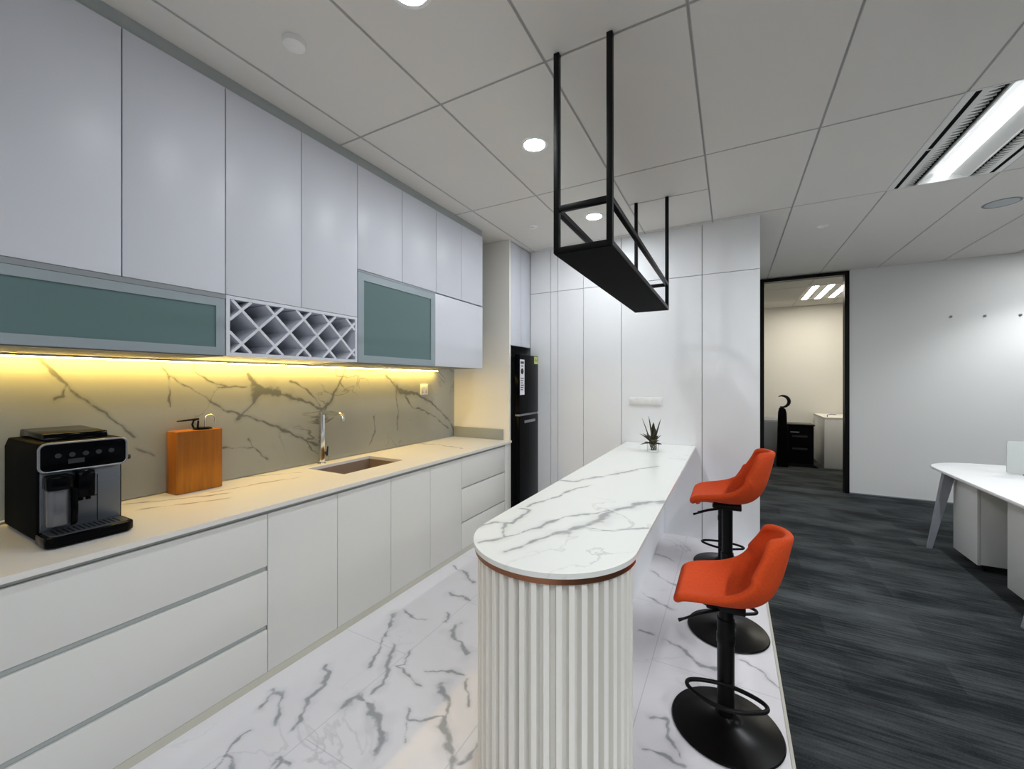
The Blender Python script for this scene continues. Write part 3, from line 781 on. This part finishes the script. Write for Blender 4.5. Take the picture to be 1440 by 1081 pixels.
# ================================================================== ISLAND
IX0, IX1, ICY, IR = -0.95, -0.30, 1.52, 0.325
ICX = (IX0 + IX1) / 2
isl = thing('island_bar', 'white marble topped bar counter with a fluted rounded front end', 'bar counter', (ICX, 2.8, 0))
def stadium(r, n=40, y1=YF - .004):
    """outline of the bar, seen from above: half round towards the room, square against the far wall"""
    p = [(ICX + r * math.cos(a), ICY + r * math.sin(a)) for a in np.linspace(math.pi, 2 * math.pi, n)]
    return p + [(ICX + r, y1), (ICX - r, y1)]
tb = MB()
ss = np.linspace(-1, 1, 84)
ths = np.linspace(math.pi / 2, 0, 50)
rows = [(ICY - IR * math.sin(a) * .9999, IR * math.cos(a)) for a in ths] + [(y, IR) for y in np.linspace(ICY, YF - .004, 340)[1:]]
tb.grid([[(ICX + s * max(hw, 1e-3), y, CT) for s in ss] for y, hw in rows])
out = stadium(IR, 64)
t_ = bmesh.new()
va = [t_.verts.new((x, y, CT)) for x, y in out]; vb = [t_.verts.new((x, y, CT - .018)) for x, y in out]
for i in range(len(out)): j = (i + 1) % len(out); t_.faces.new((va[i], va[j], vb[j], vb[i]))
t_.faces.new(vb); bmesh.ops.recalc_face_normals(t_, faces=t_.faces[:]); tb._merge(t_)
tb.build('marble_top', M['island_stone'], isl, vein=vein_field(ISLAND_VEINS, [0, 1], .6), angle=30)
MB().prism([(ICX + (IR - .006) * math.cos(a), ICY + (IR - .006) * math.sin(a)) for a in np.linspace(math.pi, 2 * math.pi, 48)], 'z', CT - .040, CT - .0185).build('copper_band', M['copper'], isl)
# fluted half round front
r0, r1 = .309, .276
prof = []
nf = 23
for k in range(nf):
    a = math.pi + math.pi * k / nf; st_ = math.pi / nf
    for fr_, rr in ((.0, r1), (.40, r1), (.48, r0), (.92, r0), (1.0, r1)):
        prof.append((ICX + rr * math.cos(a + fr_ * st_), ICY + rr * math.sin(a + fr_ * st_)))
prof += [(ICX + r1, ICY + .04), (ICX - r1, ICY + .04)]
MB().prism(prof, 'z', 0.0, CT - .0405).build('fluted_front', M['flute'], isl, smooth=False)
MB().box(ICX - r1, -0.585, ICY + .0405, YF - .004, 0, CT - .0185).build('side_panel', M['panel'], isl, smooth=False)

# --- plant in a glass on the island
px, py = -.612, 3.78
pl = thing('potted_plant', 'small spiky green plant in a clear glass on the bar counter', 'plant', (px, py, CT))
gl = MB().lathe([(0, CT + .0015), (.046, CT + .0015), (.050, CT + .012), (.052, CT + .068), (.049, CT + .068), (.046, CT + .014), (0, CT + .008)], (px, py, 0), n=40)
gl.build('glass_jar', M['glass'], pl)
rs = MB(); rng = random.Random(4)
for k in range(12):
    a = rng.uniform(0, 6.28); rr = rng.uniform(.01, .033)
    rs.tube([(px + rr * math.cos(a + i * .5), py + rr * math.sin(a + i * .5), CT + .014 + .016 * i) for i in range(6)], .0034, n=6)
rs.build('roots', M['leaf_pale'], pl)
def leaf(mb, base, tip, wd, sag=0.0, n=9):
    b, t = Vector(base), Vector(tip); d = t - b
    side = d.cross(Vector((0, 0, 1)))
    side = side.normalized() if side.length > 1e-4 else Vector((1, 0, 0))
    nrm = side.cross(d).normalized()
    P = []
    for i in range(n):
        f = i / (n - 1)
        c = b + d * f + Vector((0, 0, -sag * f * f))
        w_ = wd * (math.sin(math.pi * (0.12 + 0.88 * f)) ** .8) * (1 if f < 1 else .05)
        P.append([c - side * w_ + nrm * w_ * .35, c, c + side * w_ + nrm * w_ * .35])
    mb.grid(P)
def solid(th):
    def f(o):
        m = o.modifiers.new('thick', 'SOLIDIFY'); m.thickness = th
    return f
z0 = CT + .068
for k, (dx, dy, dz, wd) in enumerate(((-.095, .0, .225, .014), (-.035, -.02, .245, .022), (.070, -.01, .225, .022), (.0, .03, .19, .022), (-.02, .01, .15, .025), (.03, -.03, .14, .024))):
    mb = MB(); leaf(mb, (px + dx * .15, py + dy * .3, z0 - .02), (px + dx, py + dy, z0 + dz), wd); mb.build('upright_leaf', M['leaf'], pl, mods=[solid(.0015)])
for k in range(18):
    a = k * 2.399; r_ = .06 + .055 * ((k * 7) % 5) / 4
    mb = MB(); leaf(mb, (px + .01 * math.cos(a), py + .01 * math.sin(a), z0), (px + r_ * math.cos(a), py + r_ * math.sin(a), z0 + .01 + .09 * ((k * 3) % 4) / 3), .018, .02)
    mb.build('side_leaf', M['leaf'] if k % 3 else M['leaf_pale'], pl, mods=[solid(.0015)])

# --- wide switch plate on the far wall
sw = thing('switch_plate', 'wide white switch and socket plate on the far wall above the bar', 'switch plate', (-.76, YF, 1.30))
box('plate', M['white_plastic'], sw, -.925, -.60, YF - .012, YF - .0005, 1.262, 1.342, bev=.003)
for k in range(4):
    x = -.885 + k * .081
    box('switch', M['white_gloss'], sw, x - .022, x + .022, YF - .017, YF - .0115, 1.275, 1.330, bev=.002)

# ================================================================== BAR STOOLS (made once in own coordinates, sitter faces -x)
def seat_points():
    prof = [(-.205, .545, .150), (-.222, .565, .185), (-.222, .592, .205), (-.19, .606, .214), (-.12, .604, .220), (-.04, .594, .224), (.04, .588, .226), (.105, .596, .226), (.155, .628, .224), (.188, .685, .218), (.208, .750, .204), (.224, .815, .180), (.236, .862, .145), (.242, .884, .100)]
    P = []
    for i, (x, z, wd) in enumerate(prof):
        f = i / (len(prof) - 1)
        row = []
        for j in range(13):
            s = -1 + 2 * j / 12
            back = min(1, max(0, (f - .50) / .22)); fore = min(1, max(0, (f - .18) / .3))
            a = abs(s)
            dz = .075 * a ** 2.6 * fore * (1 - .45 * back)
            dx = -(.115 * a ** 2.2) * back * (1 - .3 * max(0, (f - .75) / .25))
            dz += .065 * a ** 2.4 * math.exp(-((f - .60) / .12) ** 2)
            if f > .55: dz += -.075 * a ** 2.5 * min(1, max(0, (f - .58) / .3))
            row.append(((x + dx) * .89, s * wd * .86, z + dz))
        P.append(row)
    return P
def subd(o):
    m = o.modifiers.new('thick', 'SOLIDIFY'); m.thickness = .034; m.offset = -1; m.use_rim = True
    s = o.modifiers.new('round', 'SUBSURF'); s.levels = 2; s.render_levels = 2
def make_stool():
    t = local(thing('bar_stool', 'orange bar stool nearest the camera, set lower than the one behind it', 'bar stool', (0, 0, 0), 'orange bar stools along the bar'))
    MB().lathe([(0, .002), (.215, .002), (.220, .006), (.216, .012), (.15, .024), (.07, .040), (.045, .055), (.040, .062), (.0, .062)], n=72).build('base', mat('black_gloss_base', rgb(10, 10, 11), .28, spec=.14), t)
    MB().lathe([(.034, .06), (.034, .36), (.037, .365), (.037, .40), (.034, .405), (.0345, .47), (0, .47)], n=36).build('column', M['black'], t)
    MB().lathe([(.029, .20), (.029, .52), (0, .52)], n=36).build('piston', M['black'], t)
    s = MB().grid(seat_points()); s.build('seat', M['orange'], t, mods=[subd])
    MB().box(-.075, .075, -.06, .06, .522, .552, bev=.006).build('seat_plate', M['black'], t)
    loop = [(0.0, -.030), (.06, -.040), (.112, -.058), (.142, -.078), (.150, -.100), (.140, -.122), (.112, -.140), (.06, -.170), (0, -.182), (-.06, -.170), (-.112, -.140), (-.142, -.116), (-.150, -.094), (-.142, -.072), (-.112, -.054), (-.06, -.038)]
    for _ in range(3): loop = [q for a, b in zip(loop, loop[1:] + loop[:1]) for q in ((.75 * a[0] + .25 * b[0], .75 * a[1] + .25 * b[1]), (.25 * a[0] + .75 * b[0], .25 * a[1] + .75 * b[1]))]
    MB().tube([(x, y, .20) for x, y in loop], .0085, closed=True).build('foot_ring', M['black'], t)
    MB().tube([(-.02, -.05, .528), (-.10, -.12, .522), (-.155, -.170, .512), (-.172, -.182, .508)], [.006, .005, .005, .007], n=10).build('height_lever', M['black'], t)
    return t
def raise_seat(t, h):
    for ch in t.children:
        if ch.name.split('.')[0] in ('seat', 'seat_plate', 'height_lever', 'piston'): ch.location.z += h
stool = make_stool()
s2 = copy_tree(stool, (-.02, 2.77, 0), 'orange bar stool in the middle of the row, its seat raised highest')
s3 = copy_tree(stool, (-.06, 3.75, 0), 'orange bar stool farthest back, mostly hidden behind the middle one')
stool.location = (-.02, 2.0, 0)
raise_seat(s2, .22); raise_seat(s3, -.05)

# ================================================================== HANGING SHELF
sx0, sx1, sy0, sy1, sz0, sz1 = -.715, -.445, 1.725, 3.515, 2.085, 2.30
hs = thing('hanging_shelf', 'long black metal frame shelf hung from the ceiling over the bar', 'hanging shelf', ((sx0 + sx1) / 2, (sy0 + sy1) / 2, sz0))
q = .026
for a in (sx0, sx1 - q):
    for b in (sy0, sy1 - q):
        box('post', M['black'], hs, a, a + q, b, b + q, sz0, CEIL - .0005, bev=.0015)
for zz in (sz0, sz1 - q):
    for a in (sx0, sx1 - q): box('long_rail', M['black'], hs, a + .001, a + q - .001, sy0 + q, sy1 - q, zz, zz + q, bev=.0015)
    for b in (sy0, sy1 - q): box('end_rail', M['black'], hs, sx0 + q, sx1 - q, b + .001, b + q - .001, zz, zz + q, bev=.0015)
box('shelf_board', M['black_matte'], hs, sx0 + .003, sx1 - .003, sy0 + .003, sy1 - .003, sz0 - .004, sz0 - .0002)

# ================================================================== CEILING FITTINGS
def lamp_light(o, kind, loc, energy, size, color, parent, spread=180, rot=None, size_y=None, angle=120, blend=.3):
    l = D.lights.new(o, kind); l.energy = energy; l.color = color[:3]
    if kind == 'AREA':
        l.shape = 'DISK' if size_y is None else 'RECTANGLE'; l.size = size
        if size_y: l.size_y = size_y
        l.spread = math.radians(spread)
    else:
        l.shadow_soft_size = size
        if kind == 'SPOT': l.spot_size = math.radians(angle); l.spot_blend = blend
    lo = D.objects.new(o, l); COL.objects.link(lo)
    lo.parent = parent; lo.location = Vector(loc) - ROOT[parent.name]
    return lo
def downlight(x, y, label, m='lamp'):
    t = thing('downlight', label, 'ceiling light', (x, y, CEIL), 'round recessed kitchen downlights')
    MB().lathe([(.066, CEIL - .004), (.084, CEIL - .003), (.086, CEIL - .0005), (.066, CEIL - .0005)], (x, y, 0), cap=False).build('trim_ring', M['white_gloss'], t)
    MB().lathe([(0, CEIL - .003), (.066, CEIL - .003), (.066, CEIL - .0006), (0, CEIL - .0006)], (x, y, 0)).build('diffuser', M[m], t)
    return t
downlight(-1.095, 2.33, 'round glowing downlight in the kitchen ceiling, midway along the cabinets')
downlight(-1.095, 3.60, 'round glowing downlight seen through the hanging shelf frame')
downlight(-1.08, 1.18, 'round glowing downlight cut off by the top edge of the photo', 'lamp_dim')

def fixture(x0, y0, label):
    t = thing('air_light_fixture', label, 'ceiling light', (x0 + .308, y0 + .617, CEIL), 'recessed office ceiling lights')
    x1, y1 = x0 + .616, y0 + 1.234
    a, b = y0 + .010, y1 - .010
    c = (x0 + x1) / 2
    h = MB()
    h.box(x0 - .002, x1 + .002, y0 - .002, y1 + .002, CEIL + .052, CEIL + .06)
    h.box(x0 - .002, x0 + .004, y0, y1, CEIL, CEIL + .052); h.box(x1 - .004, x1 + .002, y0, y1, CEIL, CEIL + .052)
    h.box(x0 + .004, x1 - .004, y0 - .002, a, CEIL, CEIL + .052); h.box(x0 + .004, x1 - .004, b, y1 + .002, CEIL, CEIL + .052)
    for s in (-1, 1):
        for u0, u1 in ((.272, .304), (.214, .246), (.134, .144)):
            lo, hi = sorted((c + s * u0, c + s * u1)); h.box(lo, hi, a, b, CEIL - .001, CEIL + .004)
        lo, hi = sorted((c + s * .246, c + s * .272)); m_ = (a + b) / 2; h.box(lo, hi, m_ - .006, m_ + .006, CEIL - .001, CEIL + .004)
    h.build('housing', M['reflector'], t, smooth=False)
    for s in (-1, 1):
        lo, hi = sorted((c + s * .246, c + s * .272)); m_ = (a + b) / 2
        for q0, q1 in ((a, m_ - .006), (m_ + .006, b)): box('air_slot', M['black_matte'], t, lo, hi, q0, q1, CEIL + .001, CEIL + .003)
        lo, hi = sorted((c + s * .144, c + s * .214))
        lv = MB().box(lo, hi, a, b, CEIL + .012, CEIL + .014, mi=1)
        n = 34
        for k in range(n):
            yy = a + (b - a) * (k + .08) / n; st_ = (b - a) / n
            u0, u1 = (lo, hi) if s < 0 else (hi, lo)
            lv.prism([(u0, yy), (u0 + (u1 - u0) * .75, yy + st_ * .45), (u0, yy + st_ * .9)], 'z', CEIL + .0005, CEIL + .011, mi=0)
        lv.build('perforated_louvre', [M['reflector'], M['black_matte']], t, smooth=False)
        P = []
        for f in np.linspace(0, 1, 9):
            P.append([(c + s * (.134 - .096 * f), yy, CEIL + .003 + .040 * math.sin(f * math.pi / 2)) for yy in (a, b)])
        rf = MB().grid(P); rf.build('reflector', M['reflector'], t)
    MB().box(c - .036, c + .036, a, b, CEIL + .026, CEIL + .040, bev=.004).build('tube_diffuser', M['tube'], t)
    lamp_light('tube_lamp', 'AREA', (c, (a + b) / 2, CEIL + .0015), FIXTURE_W, .066, COOL, t, spread=165, size_y=1.19)
    return t
fixture(1.079, 2.976, 'long recessed ceiling light with black air slots, right part of the office ceiling')
for p in FIX[1:]: fixture(p[0], p[1], 'recessed office ceiling light outside the photo')

# three-tube light in the inner room
t = thing('three_tube_light', 'three tube recessed ceiling light seen through the doorway', 'ceiling light', (1.38, 8.465, CEIL))
h = MB().box(1.068, 1.692, 7.848, 9.082, CEIL + .05, CEIL + .06)
for q in ((1.068, 1.085, 7.848, 9.082), (1.675, 1.692, 7.848, 9.082), (1.085, 1.675, 7.848, 7.865), (1.085, 1.675, 9.065, 9.082)): h.box(*q, CEIL - .003, CEIL + .05)
for q0, q1 in ((1.085, 1.135), (1.215, 1.335), (1.415, 1.535), (1.615, 1.675)): h.box(q0, q1, 7.865, 9.065, CEIL + .0005, CEIL + .05)
h.build('housing', M['reflector'], t, smooth=False)
for x in (1.175, 1.375, 1.575): box('tube', M['tube_warm'], t, x - .039, x + .039, 7.866, 9.064, CEIL + .001, CEIL + .02)

# wall-washing downlight near the office wall (just right of the picture)
t = thing('wall_washer', 'round downlight by the office wall outside the right edge', 'ceiling light', (3.25, 6.15, CEIL))
MB().lathe([(.07, CEIL - .004), (.09, CEIL - .003), (.09, CEIL - .0005), (.07, CEIL - .0005)], (3.25, 6.15, 0), cap=False).build('trim_ring', M['white_gloss'], t)
MB().lathe([(0, CEIL - .003), (.07, CEIL - .003), (.07, CEIL - .0006), (0, CEIL - .0006)], (3.25, 6.15, 0)).build('diffuser', M['lamp'], t)
lamp_light('wall_washer_lamp', 'SPOT', (3.25, 6.15, CEIL - .02), WALLWASH_W, .06, COOL, t, angle=122, blend=.6)

t = thing('smoke_detector', 'round white smoke detector on the ceiling near the overhead cabinets', 'smoke detector', (-1.695, 1.12, CEIL))
MB().lathe([(0, CEIL - .028), (.032, CEIL - .028), (.044, CEIL - .022), (.046, CEIL - .006), (.048, CEIL - .0005), (0, CEIL - .0005)], (-1.695, 1.12, 0)).build('housing', M['white_plastic'], t)
MB().lathe([(0, CEIL - .0295), (.012, CEIL - .0295), (.012, CEIL - .0281), (0, CEIL - .0281)], (-1.695, 1.12, 0), n=24).build('test_button', M['white_gloss'], t)
def sprinkler(x, y, label):
    t = thing('ceiling_sprinkler', label, 'sprinkler', (x, y, CEIL), 'flush ceiling sprinklers')
    MB().lathe([(0, CEIL - .006), (.040, CEIL - .006), (.048, CEIL - .0005), (0, CEIL - .0005)], (x, y, 0), n=32).build('plate', M['white_gloss'], t)
    MB().lathe([(0, CEIL - .016), (.012, CEIL - .016), (.014, CEIL - .0062), (0, CEIL - .0062)], (x, y, 0), n=20).build('head', M['white_gloss'], t)
sprinkler(-1.687, 3.555, 'small flush sprinkler plate in the ceiling before the fridge cupboard')
sprinkler(.78, 4.87, 'small flush sprinkler plate in the ceiling before the doorway')
t = thing('ceiling_speaker', 'round grey flush ceiling speaker beyond the long light', 'speaker', (2.0, 4.95, CEIL))
MB().lathe([(.098, CEIL - .004), (.112, CEIL - .003), (.114, CEIL - .0005), (.098, CEIL - .0005)], (2.0, 4.95, 0), cap=False).build('rim', M['groove'], t)
MB().lathe([(0, CEIL - .003), (.098, CEIL - .003), (.098, CEIL - .0006), (0, CEIL - .0006)], (2.0, 4.95, 0)).build('grille', M['profile'], t)

# ================================================================== OFFICE
DZ = .74
dk = thing('office_desk', 'white bench desk with a rounded corner at the right edge', 'desk', (1.9, 4.4, 0))
dx0, dx1, dy0, dy1 = 1.585, 3.05, 2.55, 5.36
cr = .36
out = [(dx0, dy0), (dx1, dy0), (dx1, dy1)] + [(dx0 + .10 + .34 * (1 - math.sin(a)) , dy1 - .36 + .36 * math.cos(a)) for a in np.linspace(0, math.pi / 2, 12)]
out = [(dx0, dy0), (dx1, dy0), (dx1, dy1), (dx0 + .44, dy1)] + [(dx0 + .44 - .44 * math.sin(a), dy1 - .40 + .40 * math.cos(a)) for a in np.linspace(.12, math.pi / 2, 12)]
MB().prism(out, 'z', DZ - .022, DZ, bev=.003).build('desk_top', M['desk_white'], dk, angle=30)
def leg(x, y, dx, dy):
    m = MB(); A = Vector((x, y, DZ - .0225)); B = Vector((x + dx, y + dy, .002))
    t = bmesh.new(); r = []
    for c, w_ in ((A, .036), (B, .016)):
        r.append([t.verts.new(c + Vector((sx * w_, sy * w_ * .8, 0))) for sx, sy in ((-1, -1), (1, -1), (1, 1), (-1, 1))])
    t.faces.new(r[0]); t.faces.new(r[1][::-1])
    for i in range(4): t.faces.new((r[0][i], r[1][i], r[1][(i + 1) % 4], r[0][(i + 1) % 4]))
    bmesh.ops.recalc_face_normals(t, faces=t.faces[:])
    m._merge(t); return m.build('leg', M['desk_grey'], dk, smooth=False)
leg(1.665, 4.90, -.095, .10); leg(2.95, 4.95, .07, .10); leg(1.66, 3.50, -.085, .15); leg(2.95, 2.75, .07, -.1)
box('frame_beam', M['desk_white'], dk, 1.66, 1.70, 2.75, 4.95, DZ - .06, DZ - .0225)
def pedestal(y0, y1, label):
    t = thing('desk_pedestal', label, 'drawer pedestal', (1.9, (y0 + y1) / 2, 0), 'pedestals under the desk')
    x0, x1 = 1.712, 2.12
    box('body', M['ped'], t, x0 + .02, x1, y0, y1, .055, .665, bev=.002)
    box('side_panel', M['ped'], t, x0, x0 + .019, y0 - .001, y1 + .001, .05, .668, bev=.002)
    for a in (x0 + .06, x1 - .05):
        for b in (y0 + .05, y1 - .05): MB().lathe([(.022, -.012), (.025, -.006), (.025, .006), (.022, .012)], (a, b, .026), n=20, axis='x').build('caster', M['black'], t)
    return t
pedestal(4.57, 4.96, 'pale grey drawer pedestal under the desk near its splayed corner leg')
pedestal(3.78, 4.17, 'pale grey drawer pedestal under the desk at the right photo edge')
dv = thing('desk_divider', 'frosted white privacy screen standing on the desk', 'screen', (2.5, 4.85, DZ))
MB().prism(rrect(1.985, 3.0, DZ + .012, DZ + .275, .02), 'y', 4.84, 4.855, bev=.002).build('panel', M['frost_white'], dv)
for x in (2.1, 2.85): box('clamp', M['desk_grey'], dv, x - .02, x + .02, 4.835, 4.86, DZ + .0005, DZ + .02, bev=.002)
for k, (x, z) in enumerate(((2.383, 2.30), (2.676, 2.285), (2.965, 2.275))):
    h = thing('wall_hook', ('small metal hook on the office wall, ' + ('nearest the doorway', 'middle of the three', 'by the right photo edge')[k]), 'hook', (x, YO, z), 'hooks on the office wall')
    MB().lathe([(.014, YO - .004), (.016, YO - .0005)], (x, 0, z), n=24, axis='y').build('rosette', M['steel'], h)
    MB().tube([(x, YO - .004, z), (x, YO - .020, z - .002), (x, YO - .026, z + .012)], .004, n=8).build('peg', M['steel'], h)

# ================================================================== INNER ROOM
t = thing('black_office_cabinet', 'low black cabinet on the carpet beyond the doorway', 'cabinet', (1.08, 8.95, 0))
box('body', M['black_matte'], t, .90, 1.27, 8.72, 9.15, .02, .72, bev=.01)
box('top_lid', M['black_gloss'], t, .885, 1.285, 8.70, 9.16, .7205, .745, bev=.006)
for z in (.30, .52): box('tray_slot', M['dark_grey'], t, .96, 1.18, 8.712, 8.7195, z, z + .03)
box('handle', M['steel'], t, .93, 1.06, 8.708, 8.7195, .60, .615)
MB().prism([(.88, 0.001), (1.34, 0.001), (1.27, .05), (.90, .05)], 'y', 8.70, 9.17).build('foot', M['black'], t, smooth=False)
t = thing('black_tower_fan', 'slim black tower with a crescent shaped top left of the black cabinet', 'tower fan', (.80, 8.62, 0))
MB().prism([(.715, .0), (.885, .0), (.86, .95), (.845, 1.02), (.79, 1.06), (.755, 1.03), (.74, .95)], 'y', 8.55, 8.68, bev=.012).build('body', M['black_matte'], t)
cr_ = [(.80 + .10 * math.cos(a), 1.15 + .10 * math.sin(a)) for a in np.linspace(math.radians(-110), math.radians(125), 22)]
MB().tube([(x, 8.615, z) for x, z in cr_], [.006 + .022 * math.sin(math.pi * i / 21) for i in range(22)]).build('crescent', M['black'], t)
MB().tube([(.79, 8.615, 1.04), (.775, 8.615, 1.062)], .012).build('stem', M['black'], t)
t = thing('grey_low_cabinet', 'low grey cabinet at the left inside the inner room', 'cabinet', (.55, 9.3, 0))
box('body', M['desk_grey'], t, .42, .80, 9.05, 9.6, .0, .78, bev=.004)
box('door', M['groove'], t, .43, .79, 9.035, 9.0495, .03, .75, bev=.002)
t = thing('white_low_cabinet', 'low white cabinet in the inner room right of the black cabinet', 'cabinet', (1.8, 9.2, 0))
box('body', M['white_plastic'], t, 1.42, 2.6, 8.75, 9.75, .0, .86, bev=.004)
box('top', M['wall_warm'], t, 1.41, 2.61, 8.74, 9.76, .8605, .885, bev=.003)
box('door', M['white_gloss'], t, 1.43, 2.0, 8.735, 8.7495, .03, .84, bev=.002)
t = thing('wall_bracket', 'small grey bracket on the white low cabinet', 'bracket', (1.5, 8.9, .885))
MB().tube([(1.48, 8.85, .8865), (1.48, 8.85, .92), (1.52, 8.85, .93), (1.60, 8.85, .93)], .008).build('arm', M['desk_grey'], t)
